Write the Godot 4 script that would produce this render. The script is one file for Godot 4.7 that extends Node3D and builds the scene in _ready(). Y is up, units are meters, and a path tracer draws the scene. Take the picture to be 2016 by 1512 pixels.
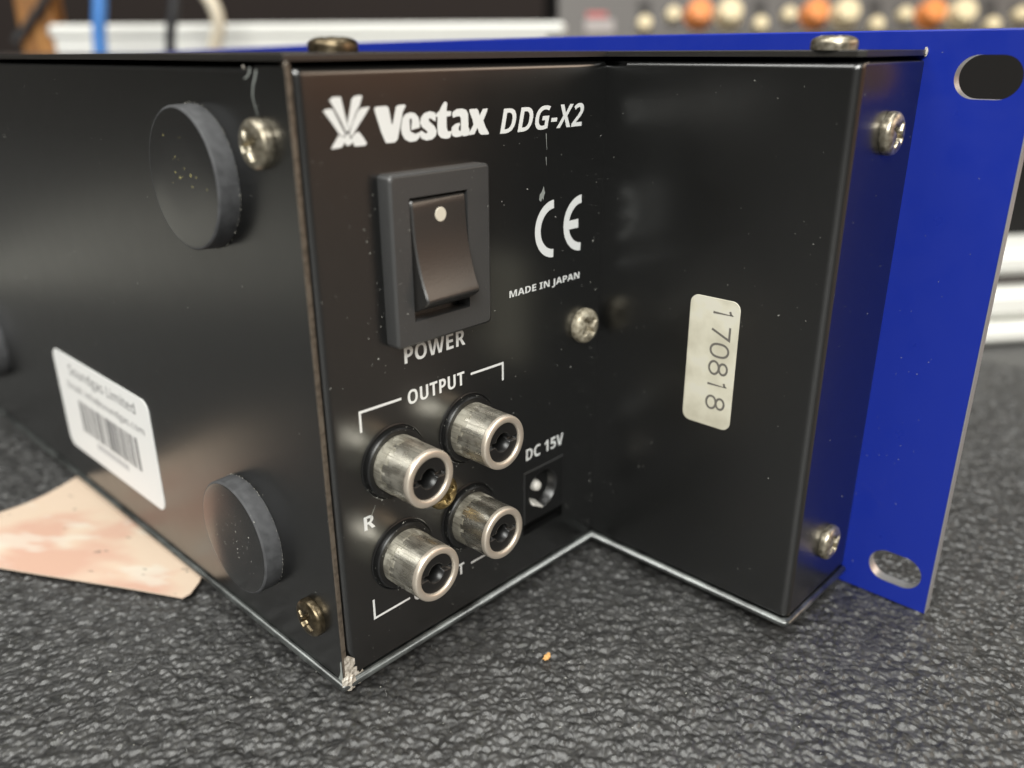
extends Node3D
# A black rack unit with a blue front panel on a grey woven cloth. Shapes are laid out in millimetres and stored in metres.

const MM := 0.001
const LEN_REAR := 55.7     # depth of the jack panel
const STEP := 38.7         # width of the step beside it
const DEEP := 76.4         # depth down to the blue panel
const LEFT_END := -416.0

var M := {}
var rng := RandomNumberGenerator.new()
var face_rear: Transform3D     # jack panel: right = -z, up = y, out = +x
var face_left: Transform3D     # face with the feet: right = +x, out = +z
var face_side: Transform3D     # face with the number sticker
var face_narrow: Transform3D
var face_blue: Transform3D
var upright: Transform3D


func _ready() -> void:
	rng.seed = 4711
	# camera
	var cam := Camera3D.new()
	cam.name = "camera"
	cam.fov = 48.893
	cam.near = 0.01
	cam.far = 20.0
	cam.transform = Transform3D(Basis.from_euler(Vector3(deg_to_rad(-21.541), deg_to_rad(43.671), deg_to_rad(-0.304))), Vector3(83.191, 85.746, 52.481) * MM)
	var lens := CameraAttributesPhysical.new()
	lens.frustum_focal_length = 26.4
	lens.frustum_focus_distance = 0.120
	lens.exposure_aperture = 10.5
	lens.frustum_near = 0.01
	lens.frustum_far = 20.0
	cam.attributes = lens
	add_child(cam)
	cam.current = true
	cam.fov = 48.893
	# surroundings: a dim warm room
	var env := Environment.new()
	env.background_mode = Environment.BG_COLOR
	env.background_color = lin(0.055, 0.052, 0.046)
	env.tonemap_mode = Environment.TONE_MAPPER_LINEAR
	env.tonemap_exposure = 1.14
	env.sdfgi_enabled = true
	env.ssao_enabled = true
	env.ssil_enabled = true
	var we := WorldEnvironment.new()
	we.name = "environment"
	we.environment = env
	add_child(we)
	# ceiling lamps over the table and one broad warm lamp off to the right
	area("ceiling_light", Vector3(0.0, 1.45, -0.18), Vector3(0, 0, -0.03), Vector2(1.1, 0.7), Color(1.0, 1.0, 0.98), 1.3)
	area("front_light", Vector3(0.86, 1.04, 0.82), Vector3(0, 0.03, -0.04), Vector2(1.0, 0.7), Color(1.0, 1.0, 0.98), 3.5)
	area("side_light", Vector3(-0.45, 1.35, 0.8), Vector3(0, 0, 0), Vector2(0.9, 0.5), Color(1.0, 1.0, 0.98), 1.0)
	area("warm_light", Vector3(1.45, 0.86, -1.25), Vector3(0, 0.08, 0), Vector2(1.9, 0.62), Color(1.0, 0.90, 0.80), 1.2)
	area("brown_light", Vector3(1.6, 0.27, -1.4), Vector3(0, 0.08, 0), Vector2(2.2, 0.5), Color(1.0, 0.64, 0.40), 0.15)

	face_rear = Transform3D(Basis(Vector3(0, 0, -1), Vector3.UP, Vector3(1, 0, 0)), Vector3.ZERO)
	face_left = Transform3D.IDENTITY
	face_side = Transform3D(Basis.IDENTITY, Vector3(0, 0, -LEN_REAR) * MM)
	face_narrow = Transform3D(face_rear.basis, Vector3(STEP, 0, 0) * MM)
	face_blue = Transform3D(Basis.IDENTITY, Vector3(0, 0, -DEEP) * MM)
	upright = Transform3D(Basis(Vector3(1, 0, 0), Vector3(0, 0, -1), Vector3(0, 1, 0)), Vector3.ZERO)   # right = x, up = -z, out = +y
	materials()
	build_table()
	build_background()
	build_unit()
	build_small_things()


# ---------------------------------------------------------------- helpers
func lin(r: float, g: float, b: float) -> Color:
	return Color(r, g, b).linear_to_srgb()


func area(called: String, at: Vector3, towards: Vector3, size: Vector2, tint: Color, energy: float) -> void:
	var l := AreaLight3D.new()
	l.name = called
	l.area_size = size
	l.light_color = tint
	l.light_energy = energy
	l.area_range = 6.0
	l.shadow_enabled = true
	l.position = at
	add_child(l, true)
	l.look_at_from_position(at, towards, Vector3.UP if absf((towards - at).normalized().y) < 0.98 else Vector3.RIGHT)


func begin() -> SurfaceTool:
	var st := SurfaceTool.new()
	st.begin(Mesh.PRIMITIVE_TRIANGLES)
	return st


func tri(st: SurfaceTool, a: Vector3, b: Vector3, c: Vector3) -> void:      # counter-clockwise seen from outside
	st.add_vertex(a * MM)
	st.add_vertex(c * MM)
	st.add_vertex(b * MM)


func quad(st: SurfaceTool, a: Vector3, b: Vector3, c: Vector3, d: Vector3) -> void:
	tri(st, a, b, c)
	tri(st, a, c, d)


func flat(st: SurfaceTool) -> void:
	st.set_smooth_group(-1)


func obj(called: String, st: SurfaceTool, m: Material, parent: Node = self, xf := Transform3D.IDENTITY) -> MeshInstance3D:
	st.generate_normals()
	var o := MeshInstance3D.new()
	o.name = called
	o.mesh = st.commit()
	o.material_override = m
	o.transform = xf
	parent.add_child(o, true)
	return o


func group_node(called: String, parent: Node, xf := Transform3D.IDENTITY) -> Node3D:
	var o := Node3D.new()
	o.name = called
	o.transform = xf
	parent.add_child(o, true)
	return o


func tag(o: Node, label: String, category := "", group := "", kind := "") -> Node:
	if label: o.set_meta("label", label)
	if category: o.set_meta("category", category)
	if group: o.set_meta("group", group)
	if kind: o.set_meta("kind", kind)
	return o


func moved(xf: Transform3D, x: float, y: float, n: float, turn := 0.0) -> Transform3D:
	return xf * Transform3D(Basis(Vector3(0, 0, 1), turn), Vector3(x, y, n) * MM)


func block(st: SurfaceTool, lo: Vector3, hi: Vector3, c := 0.2) -> void:      # box with chamfered edges
	flat(st)
	var mid := (lo + hi) / 2.0
	var h := (hi - lo) / 2.0
	c = minf(c, minf(h.x, minf(h.y, h.z)) * 0.9)
	var p := func(sx: float, sy: float, sz: float, axis: int) -> Vector3:
		var q := Vector3(sx * (h.x - (0.0 if axis == 0 else c)), sy * (h.y - (0.0 if axis == 1 else c)), sz * (h.z - (0.0 if axis == 2 else c)))
		return mid + q
	for s in [-1.0, 1.0]:
		var f := [p.call(s, -1, -1, 0), p.call(s, 1, -1, 0), p.call(s, 1, 1, 0), p.call(s, -1, 1, 0)]
		var g := [p.call(-1, s, -1, 1), p.call(-1, s, 1, 1), p.call(1, s, 1, 1), p.call(1, s, -1, 1)]
		var e := [p.call(-1, -1, s, 2), p.call(1, -1, s, 2), p.call(1, 1, s, 2), p.call(-1, 1, s, 2)]
		for a in [f, g, e]:
			if s > 0: quad(st, a[0], a[1], a[2], a[3])
			else: quad(st, a[3], a[2], a[1], a[0])
	for s in [-1.0, 1.0]:
		for t in [-1.0, 1.0]:
			var ok: bool = s * t > 0
			var a := [p.call(s, t, -1, 0), p.call(s, t, -1, 1), p.call(s, t, 1, 1), p.call(s, t, 1, 0)]
			var b := [p.call(-1, s, t, 1), p.call(-1, s, t, 2), p.call(1, s, t, 2), p.call(1, s, t, 1)]
			var d := [p.call(t, -1, s, 2), p.call(t, -1, s, 0), p.call(t, 1, s, 0), p.call(t, 1, s, 2)]
			for q in [a, b, d]:
				if ok: quad(st, q[0], q[1], q[2], q[3])
				else: quad(st, q[3], q[2], q[1], q[0])
			for u in [-1.0, 1.0]:
				var k := [p.call(s, t, u, 0), p.call(s, t, u, 1), p.call(s, t, u, 2)]
				if s * t * u > 0: tri(st, k[0], k[1], k[2])
				else: tri(st, k[2], k[1], k[0])


func lathe(st: SurfaceTool, prof: Array, segs := 48, sharp := 35.0) -> void:   # profile of (radius, height) from base to top, turned about the out axis
	var group := 1
	for i in prof.size() - 1:
		var a: Vector2 = prof[i]
		var b: Vector2 = prof[i + 1]
		if i > 0 and absf(rad_to_deg((a - prof[i - 1]).angle_to(b - a))) > sharp: group += 1
		st.set_smooth_group(group)
		for k in segs:
			var t0 := TAU * k / segs
			var t1 := TAU * (k + 1) / segs
			var q := [[a, t0, k, i], [a, t1, k + 1, i], [b, t1, k + 1, i + 1], [b, t0, k, i + 1]]
			for idx in [[0, 1, 2], [0, 2, 3]]:
				var v := []
				for j in idx: v.append(q[j])
				if (v[0][0] as Vector2).x < 1e-6 and (v[1][0] as Vector2).x < 1e-6: continue
				for j in [0, 2, 1]:
					var r: Vector2 = v[j][0]
					st.set_uv(Vector2(float(v[j][2]) / segs, float(v[j][3]) / (prof.size() - 1)))
					st.add_vertex(Vector3(r.x * cos(v[j][1]), r.x * sin(v[j][1]), r.y) * MM)


func poly(flat_list: Array) -> PackedVector2Array:
	var out := PackedVector2Array()
	for i in range(0, flat_list.size(), 2): out.append(Vector2(flat_list[i], flat_list[i + 1]))
	return out


func rounded(x0: float, y0: float, x1: float, y1: float, r: float, n := 6) -> PackedVector2Array:
	var out := PackedVector2Array()
	for c in [[x1 - r, y0 + r, -90.0], [x1 - r, y1 - r, 0.0], [x0 + r, y1 - r, 90.0], [x0 + r, y0 + r, 180.0]]:
		for k in n + 1:
			var t := deg_to_rad(c[2] + 90.0 * k / n)
			out.append(Vector2(c[0] + r * cos(t), c[1] + r * sin(t)))
	return out


func ccw(p: PackedVector2Array) -> PackedVector2Array:
	if Geometry2D.is_polygon_clockwise(p):      # Godot's test is written for y down
		p = p.duplicate()
	var area2 := 0.0
	for i in p.size(): area2 += p[i].cross(p[(i + 1) % p.size()])
	if area2 < 0: p.reverse()
	return p


func plate(st: SurfaceTool, outline: PackedVector2Array, n0: float, n1: float, c := 0.0, closed := true) -> void:   # an outline raised from n0 to n1, its front edge chamfered by c
	flat(st)
	var p := ccw(outline)
	var top := p
	if c > 0.0:
		top = PackedVector2Array()
		for i in p.size():
			var d0 := (p[i] - p[(i + p.size() - 1) % p.size()]).normalized()
			var d1 := (p[(i + 1) % p.size()] - p[i]).normalized()
			var n := (d0.orthogonal() + d1.orthogonal())
			n = n / maxf(0.3, n.length_squared()) * 2.0
			top.append(p[i] + n * -c if p[i].distance_to(p[i] - n * c) < 3.0 * c else p[i])
		# orthogonal() turns to the right of travel in y-up axes for a counter-clockwise outline: outwards, hence the minus
	var idx := Geometry2D.triangulate_polygon(top)
	for i in range(0, idx.size(), 3):
		var a := top[idx[i]]
		var b := top[idx[i + 1]]
		var d := top[idx[i + 2]]
		if (b - a).cross(d - a) < 0:
			var e := b
			b = d
			d = e
		tri(st, Vector3(a.x, a.y, n1), Vector3(b.x, b.y, n1), Vector3(d.x, d.y, n1))
		if closed: tri(st, Vector3(a.x, a.y, n0), Vector3(d.x, d.y, n0), Vector3(b.x, b.y, n0))
	for i in p.size():
		var j := (i + 1) % p.size()
		quad(st, Vector3(p[i].x, p[i].y, n0), Vector3(p[j].x, p[j].y, n0), Vector3(p[j].x, p[j].y, n1 - c), Vector3(p[i].x, p[i].y, n1 - c))
		if c > 0.0: quad(st, Vector3(p[i].x, p[i].y, n1 - c), Vector3(p[j].x, p[j].y, n1 - c), Vector3(top[j].x, top[j].y, n1), Vector3(top[i].x, top[i].y, n1))


func ribbon(st: SurfaceTool, pts: PackedVector2Array, w0: float, w1: float, n: float, loop := false) -> void:     # a flat painted stroke
	flat(st)
	var l := []
	var r := []
	var count := pts.size()
	for i in count:
		var prev := pts[(i + count - 1) % count] if (i > 0 or loop) else pts[i]
		var next := pts[(i + 1) % count] if (i < count - 1 or loop) else pts[i]
		var d0 := (pts[i] - prev).normalized() if prev != pts[i] else (next - pts[i]).normalized()
		var d1 := (next - pts[i]).normalized() if next != pts[i] else d0
		var m := (Vector2(-d0.y, d0.x) + Vector2(-d1.y, d1.x))
		m = m / maxf(0.35, m.length_squared()) * 2.0
		var w := lerpf(w0, w1, float(i) / maxi(1, count - 1)) / 2.0
		l.append(pts[i] + m * w)
		r.append(pts[i] - m * w)
	for i in (count if loop else count - 1):
		var j := (i + 1) % count
		quad(st, Vector3(r[i].x, r[i].y, n), Vector3(r[j].x, r[j].y, n), Vector3(l[j].x, l[j].y, n), Vector3(l[i].x, l[i].y, n))


func ring(cx: float, cy: float, rx: float, ry: float, n := 28) -> PackedVector2Array:
	var out := PackedVector2Array()
	for k in n: out.append(Vector2(cx + rx * cos(TAU * k / n), cy + ry * sin(TAU * k / n)))
	return out


func tube(st: SurfaceTool, pts: Array, r: float, segs := 12) -> void:
	st.set_smooth_group(1)
	var rings := []
	for i in pts.size():
		var d: Vector3 = (pts[mini(i + 1, pts.size() - 1)] - pts[maxi(i - 1, 0)]).normalized()
		var side := d.cross(Vector3(0.31, 0.2, 0.93)).normalized()
		var up := side.cross(d)
		var row := []
		for k in segs: row.append(pts[i] + (side * cos(TAU * k / segs) + up * sin(TAU * k / segs)) * r)
		rings.append(row)
	for i in pts.size() - 1:
		for k in segs:
			var j := (k + 1) % segs
			quad(st, rings[i][k], rings[i + 1][k], rings[i + 1][j], rings[i][j])


func spline(ctrl: Array, per := 8) -> Array:
	var out := []
	for i in ctrl.size() - 1:
		var p0: Vector3 = ctrl[maxi(i - 1, 0)]
		var p3: Vector3 = ctrl[mini(i + 2, ctrl.size() - 1)]
		for k in per: out.append((ctrl[i] as Vector3).cubic_interpolate(ctrl[i + 1], p0, p3, float(k) / per))
	out.append(ctrl[-1])
	return out


func bend(t: float, r: float) -> float:      # how far a rounded fold of radius r drops at distance t past its start
	t = clampf(t, 0.0, r)
	return r - sqrt(maxf(0.0, r * r - t * t))


func folded_sheet(st: SurfaceTool, xs: Array, ys: Array, drop: Callable, skip: Variant = null) -> void:
	st.set_smooth_group(1)
	var v := func(i: int, j: int) -> Vector3: return Vector3(xs[i], ys[j], -drop.call(xs[i], ys[j]))
	for i in xs.size() - 1:
		for j in ys.size() - 1:
			if skip != null and skip.call((xs[i] + xs[i + 1]) / 2.0, (ys[j] + ys[j + 1]) / 2.0): continue
			quad(st, v.call(i, j), v.call(i + 1, j), v.call(i + 1, j + 1), v.call(i, j + 1))


func steps(a: float, b: float, n: int) -> Array:
	var out := []
	for k in n + 1: out.append(lerpf(a, b, float(k) / n))
	return out


func join(parts: Array) -> Array:
	var out := []
	for p in parts:
		for x in p:
			if out.is_empty() or x - out[-1] > 1e-4: out.append(x)
	return out


func noise(freq: float, seed_: int, octaves := 3) -> FastNoiseLite:
	var n := FastNoiseLite.new()
	n.seed = seed_
	n.frequency = freq
	n.fractal_octaves = octaves
	return n


func noise_tex(freq: float, seed_: int, lo: Color, hi: Color, size := 512, octaves := 4, mid := Color(0, 0, 0, 0)) -> NoiseTexture2D:
	var t := NoiseTexture2D.new()
	t.width = size
	t.height = size
	t.seamless = true
	t.noise = noise(freq, seed_, octaves)
	var g := Gradient.new()
	g.set_color(0, lo)
	g.set_color(1, hi)
	if mid.a > 0.0: g.add_point(0.5, mid)
	t.color_ramp = g
	return t


func mat(called: String, c: Color, rough: float, metal := 0.0, spec := 0.5) -> StandardMaterial3D:
	var m := StandardMaterial3D.new()
	m.resource_name = called
	m.albedo_color = c
	m.roughness = rough
	m.metallic = metal
	m.metallic_specular = spec
	M[called] = m
	return m


func cover(m: StandardMaterial3D, per_metre: float) -> void:
	m.uv1_triplanar = true
	m.uv1_scale = Vector3.ONE * per_metre


func text_font(called: String, weight := 400) -> SystemFont:
	var f := SystemFont.new()
	f.font_names = PackedStringArray([called])
	f.font_weight = weight
	return f


func lettering(called: String, words: String, font: Font, x0: float, x1: float, y0: float, y1: float, n: float, m: Material, parent: Node, xf: Transform3D, shear := 0.0) -> MeshInstance3D:
	var tm := TextMesh.new()      # the words fitted into x0..x1, y0..y1 of a face
	tm.text = words
	tm.font = font
	tm.font_size = 96
	tm.pixel_size = 0.01
	tm.depth = 0.0
	tm.curve_step = 1.0
	var arrays := tm.get_mesh_arrays()
	var v: PackedVector3Array = arrays[Mesh.ARRAY_VERTEX]
	var idx: PackedInt32Array = arrays[Mesh.ARRAY_INDEX] if arrays[Mesh.ARRAY_INDEX] != null else PackedInt32Array(range(v.size()))
	var box := AABB(v[0], Vector3.ZERO)
	for p in v: box = box.expand(p)
	var wide := x1 - x0 - absf(shear) * (y1 - y0)
	var st := begin()
	flat(st)
	var put := func(p: Vector3) -> Vector3:
		var y := (p.y - box.position.y) / box.size.y * (y1 - y0)
		return Vector3(x0 + (p.x - box.position.x) / box.size.x * wide + shear * y, y0 + y, n)
	for i in range(0, idx.size(), 3):
		var a: Vector3 = put.call(v[idx[i]])
		var b: Vector3 = put.call(v[idx[i + 1]])
		var c: Vector3 = put.call(v[idx[i + 2]])
		var turn := (b - a).cross(c - a).z
		if absf(turn) < 1e-9: continue
		if turn > 0: tri(st, a, b, c)
		else: tri(st, a, c, b)
	return obj(called, st, m, parent, xf)


# ---------------------------------------------------------------- materials
func materials() -> void:
	var m := mat("black_paint", lin(0.0032, 0.0033, 0.0032), 0.30, 0.0, 0.75)
	m.clearcoat_enabled = true
	m.clearcoat = 0.6
	m.clearcoat_roughness = 0.26
	m.roughness_texture = noise_tex(0.006, 3, Color(0.92, 0.92, 0.92), Color(1.04, 1.04, 1.04), 512, 3)
	m.roughness_texture_channel = BaseMaterial3D.TEXTURE_CHANNEL_RED
	cover(m, 40.0)
	m = mat("gloss_edge", lin(0.12, 0.13, 0.125), 0.30, 0.5, 1.0)
	m.albedo_texture = noise_tex(0.02, 35, Color(0.2, 0.2, 0.2), Color(1.4, 1.4, 1.4), 256, 4)
	cover(m, 30.0)
	m.clearcoat_enabled = true
	m.clearcoat = 0.8
	m.clearcoat_roughness = 0.26
	m = mat("black_edge", lin(0.016, 0.014, 0.012), 0.36, 0.0, 0.7)
	m = mat("worn_edge", lin(0.15, 0.128, 0.104), 0.5, 0.5)
	m.albedo_texture = noise_tex(0.05, 21, Color(0.7, 0.7, 0.7), Color(1.2, 1.17, 1.14), 256, 4)
	cover(m, 60.0)
	m = mat("shiny_edge", lin(0.60, 0.62, 0.60), 0.3, 0.85)
	m = mat("blue_paint", lin(0.008, 0.023, 0.275), 0.40, 0.0, 0.45)
	m.roughness_texture = noise_tex(0.008, 5, Color(0.62, 0.62, 0.62), Color(1.25, 1.25, 1.25), 512, 6)
	m.roughness_texture_channel = BaseMaterial3D.TEXTURE_CHANNEL_RED
	cover(m, 30.0)
	m = mat("aluminium", lin(0.62, 0.62, 0.64), 0.42, 0.9)
	m = mat("bare_metal", lin(0.66, 0.63, 0.57), 0.62, 0.35)
	m.albedo_texture = noise_tex(0.06, 31, Color(0.6, 0.58, 0.55), Color(1.2, 1.2, 1.2), 256, 4)
	cover(m, 90.0)
	m = mat("zinc", lin(0.60, 0.585, 0.55), 0.36, 0.85)
	m.albedo_texture = noise_tex(0.03, 41, Color(0.45, 0.42, 0.36), Color(1.15, 1.12, 1.05), 256, 5)
	m.roughness_texture = noise_tex(0.04, 42, Color(0.75, 0.75, 0.75), Color(1.5, 1.5, 1.5), 256, 4)
	m.roughness_texture_channel = BaseMaterial3D.TEXTURE_CHANNEL_RED
	cover(m, 110.0)
	m = mat("pale_zinc", lin(0.60, 0.58, 0.53), 0.5, 0.45)
	m.albedo_texture = M.zinc.albedo_texture
	cover(m, 110.0)
	m = mat("brown_zinc", lin(0.25, 0.215, 0.165), 0.34, 0.92)
	m.albedo_texture = M.zinc.albedo_texture
	m.roughness_texture = M.zinc.roughness_texture
	m.roughness_texture_channel = BaseMaterial3D.TEXTURE_CHANNEL_RED
	cover(m, 110.0)
	m = mat("brass", lin(0.40, 0.32, 0.17), 0.42, 0.8)
	m.albedo_texture = M.zinc.albedo_texture
	cover(m, 110.0)
	mat("nickel_rim", lin(0.72, 0.64, 0.54), 0.42, 0.75)
	mat("contact_metal", lin(0.85, 0.82, 0.76), 0.5, 0.4)
	m = mat("black_plastic", lin(0.008, 0.008, 0.008), 0.36, 0.0, 0.5)
	mat("socket_plastic", lin(0.006, 0.006, 0.006), 0.3, 0.0, 0.6)
	m = mat("grey_plastic", lin(0.042, 0.042, 0.042), 0.40, 0.0, 0.6)
	m.roughness_texture = noise_tex(0.02, 51, Color(0.8, 0.8, 0.8), Color(1.25, 1.25, 1.25), 256, 4)
	m.roughness_texture_channel = BaseMaterial3D.TEXTURE_CHANNEL_RED
	m.heightmap_enabled = true
	m.heightmap_texture = noise_tex(0.15, 52, Color.BLACK, Color.WHITE, 256, 2)
	m.heightmap_scale = 0.0012
	cover(m, 60.0)
	m = mat("rocker_plastic", lin(0.018, 0.017, 0.016), 0.34, 0.0, 0.8)
	m.heightmap_enabled = true
	m.heightmap_texture = M.grey_plastic.heightmap_texture
	m.heightmap_scale = 0.0010
	cover(m, 60.0)
	m = mat("rubber_face", lin(0.010, 0.010, 0.010), 0.22, 0.0, 0.8)
	m.clearcoat_enabled = true
	m.clearcoat = 0.6
	m.clearcoat_roughness = 0.2
	m = mat("rubber_rim", lin(0.085, 0.086, 0.090), 0.65, 0.0, 0.4)
	m.albedo_texture = noise_tex(0.03, 61, Color(0.75, 0.75, 0.75), Color(1.1, 1.1, 1.1), 256, 4)
	cover(m, 60.0)
	mat("white_print", lin(0.70, 0.71, 0.70), 0.55)
	mat("cream_print", lin(0.62, 0.57, 0.47), 0.5)
	m = mat("sticker_cream", lin(0.60, 0.575, 0.485), 0.6)
	m.albedo_texture = noise_tex(0.012, 71, Color(0.90, 0.89, 0.86), Color(1.06, 1.06, 1.05), 256, 5)
	cover(m, 40.0)
	mat("sticker_edge", lin(0.36, 0.37, 0.34), 0.6)
	mat("number_ink", lin(0.13, 0.12, 0.105), 0.6)
	mat("label_white", lin(0.74, 0.74, 0.73), 0.5)
	mat("label_ink", lin(0.07, 0.07, 0.075), 0.6)
	mat("label_pale_ink", lin(0.38, 0.38, 0.39), 0.6)
	mat("dust", lin(0.30, 0.30, 0.27), 0.9)
	mat("fluff", lin(0.26, 0.25, 0.22), 0.9)
	mat("yellow_dust", lin(0.42, 0.37, 0.14), 0.8)
	mat("scratch", lin(0.33, 0.35, 0.33), 0.55, 0.3)
	m = mat("cloth", Color.WHITE, 0.44, 0.0, 0.95)
	m.vertex_color_use_as_albedo = true
	m.roughness_texture = noise_tex(0.02, 81, Color(0.75, 0.75, 0.75), Color(1.2, 1.2, 1.2), 512, 5)
	m.roughness_texture_channel = BaseMaterial3D.TEXTURE_CHANNEL_RED
	m.albedo_texture = noise_tex(0.012, 82, Color(0.75, 0.74, 0.73), Color(1.0, 1.0, 1.0), 512, 5)
	cover(m, 45.0)
	m = mat("cloth_far", lin(0.050, 0.050, 0.049), 0.47, 0.0, 0.85)
	m.heightmap_enabled = true
	var grain := NoiseTexture2D.new()
	grain.width = 512
	grain.height = 512
	grain.seamless = true
	var gn := noise(0.06, 83, 1)
	gn.noise_type = FastNoiseLite.TYPE_CELLULAR
	gn.cellular_return_type = FastNoiseLite.RETURN_DISTANCE2_SUB
	gn.fractal_type = FastNoiseLite.FRACTAL_NONE
	grain.noise = gn
	m.heightmap_texture = grain
	m.heightmap_scale = 0.035
	cover(m, 22.0)
	m = mat("hair", Color.WHITE, 0.6)
	m.vertex_color_use_as_albedo = true
	m = mat("card", Color.WHITE, 0.6)
	m.albedo_texture = card_texture()
	mat("paper", lin(0.27, 0.265, 0.24), 0.7)
	mat("orange_wood", lin(0.62, 0.34, 0.12), 0.6)
	sleeve_material()
	# far things
	mat("dark_wall", lin(0.016, 0.010, 0.008), 0.9)
	m = mat("post_wood", lin(0.42, 0.21, 0.065), 0.6)
	m.albedo_texture = noise_tex(0.01, 91, Color(0.6, 0.55, 0.5), Color(1.15, 1.1, 1.0), 256, 3)
	m.uv1_triplanar = true
	m.uv1_scale = Vector3(40, 5, 40)
	mat("blue_rubber", lin(0.06, 0.21, 0.55), 0.5)
	mat("black_rubber", lin(0.02, 0.02, 0.022), 0.5)
	mat("cream_rubber", lin(0.55, 0.49, 0.38), 0.5)
	mat("white_shell", lin(0.70, 0.70, 0.66), 0.5)
	mat("desk_grey", lin(0.080, 0.072, 0.067), 0.55)
	mat("desk_black", lin(0.007, 0.007, 0.007), 0.6, 0.0, 0.3)
	mat("slot_black", lin(0.03, 0.026, 0.024), 0.7)
	mat("orange_cap", lin(0.72, 0.24, 0.06), 0.45)
	mat("cream_cap", lin(0.68, 0.57, 0.36), 0.45)
	mat("red_print", lin(0.40, 0.07, 0.07), 0.6)
	mat("pale_print", lin(0.28, 0.25, 0.24), 0.6)


func card_texture() -> ImageTexture:
	var im := Image.create(256, 192, false, Image.FORMAT_RGBA8)
	var n1 := noise(0.014, 5, 4)
	var n2 := noise(0.006, 6, 3)
	var n3 := noise(0.05, 7, 3)
	for y in 192:
		for x in 256:
			var c := Color(0.78, 0.70, 0.62)
			var pink := smoothstep(-0.05, 0.45, n2.get_noise_2d(x * 1.0, y * 1.6) + 0.25 * n1.get_noise_2d(x, y))
			c = c.lerp(Color(0.74, 0.58, 0.51), pink * 0.8)
			c = c.lerp(Color(0.79, 0.77, 0.72), smoothstep(0.15, 0.5, n1.get_noise_2d(x * 0.7 + 300, y * 1.4)) * 0.6)
			if n3.get_noise_2d(x * 0.6 + 50, y * 1.3) > 0.66: c = c.lerp(Color(0.42, 0.38, 0.34), 0.7)
			im.set_pixel(x, y, c)
	return ImageTexture.create_from_image(im)


func sleeve_material() -> void:      # nickel sleeve: dull dusty skirt, rubbed streaky front
	for kind in 2:
		var w := 512
		var h := 256
		var col := Image.create(w, h, false, Image.FORMAT_RGBA8)
		var orm := Image.create(w, h, false, Image.FORMAT_RGBA8)
		var dust := noise(0.02, 11 + kind, 5)
		var streak := noise(0.05, 13 + kind, 3)
		var grain := noise(0.16, 15 + kind, 3)
		for y in h:
			for x in w:
				var a := TAU * x / w      # sampled on a circle, so that the seam closes
				var cx := 70.0 * cos(a)
				var cy := 70.0 * sin(a)
				var v := float(y) / h
				var edge := 0.36 + 0.10 * dust.get_noise_3d(cx * 0.6, cy * 0.6, 40.0) + 0.05 * signf(streak.get_noise_2d(cx, cy))
				var rubbed := smoothstep(edge - 0.012, edge + 0.012, v)
				var lump := smoothstep(-0.15, 0.35, dust.get_noise_3d(cx * 1.5, cy * 1.5, y * 0.45) + 0.4 * grain.get_noise_3d(cx * 2, cy * 2, y * 0.6))
				var line := smoothstep(0.0, 0.5, streak.get_noise_3d(cx * 3.0, cy * 3.0, y * 0.05) + 0.3 * grain.get_noise_3d(cx * 3, cy * 3, y * 0.3))
				var metal := Color(0.90, 0.88, 0.83).lerp(Color(0.50, 0.48, 0.44), line * 0.65)
				var dirt := Color(0.74, 0.725, 0.67).lerp(Color(0.54, 0.52, 0.45), 1.0 - lump)
				var share := lerpf(0.80, 0.25 if kind == 0 else 0.10, rubbed) * (0.45 + 0.55 * lump)
				if absf(v - edge) < 0.012: share = 0.9
				col.set_pixel(x, y, metal.lerp(dirt, share))
				orm.set_pixel(x, y, Color(1, lerpf(0.22 + 0.2 * line, 0.7, share), lerpf(1.0, 0.45, share)))
		var m := ORMMaterial3D.new()
		m.resource_name = "sleeve_%d" % kind
		m.albedo_texture = ImageTexture.create_from_image(col)
		m.orm_texture = ImageTexture.create_from_image(orm)
		M["sleeve_%d" % kind] = m


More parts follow.
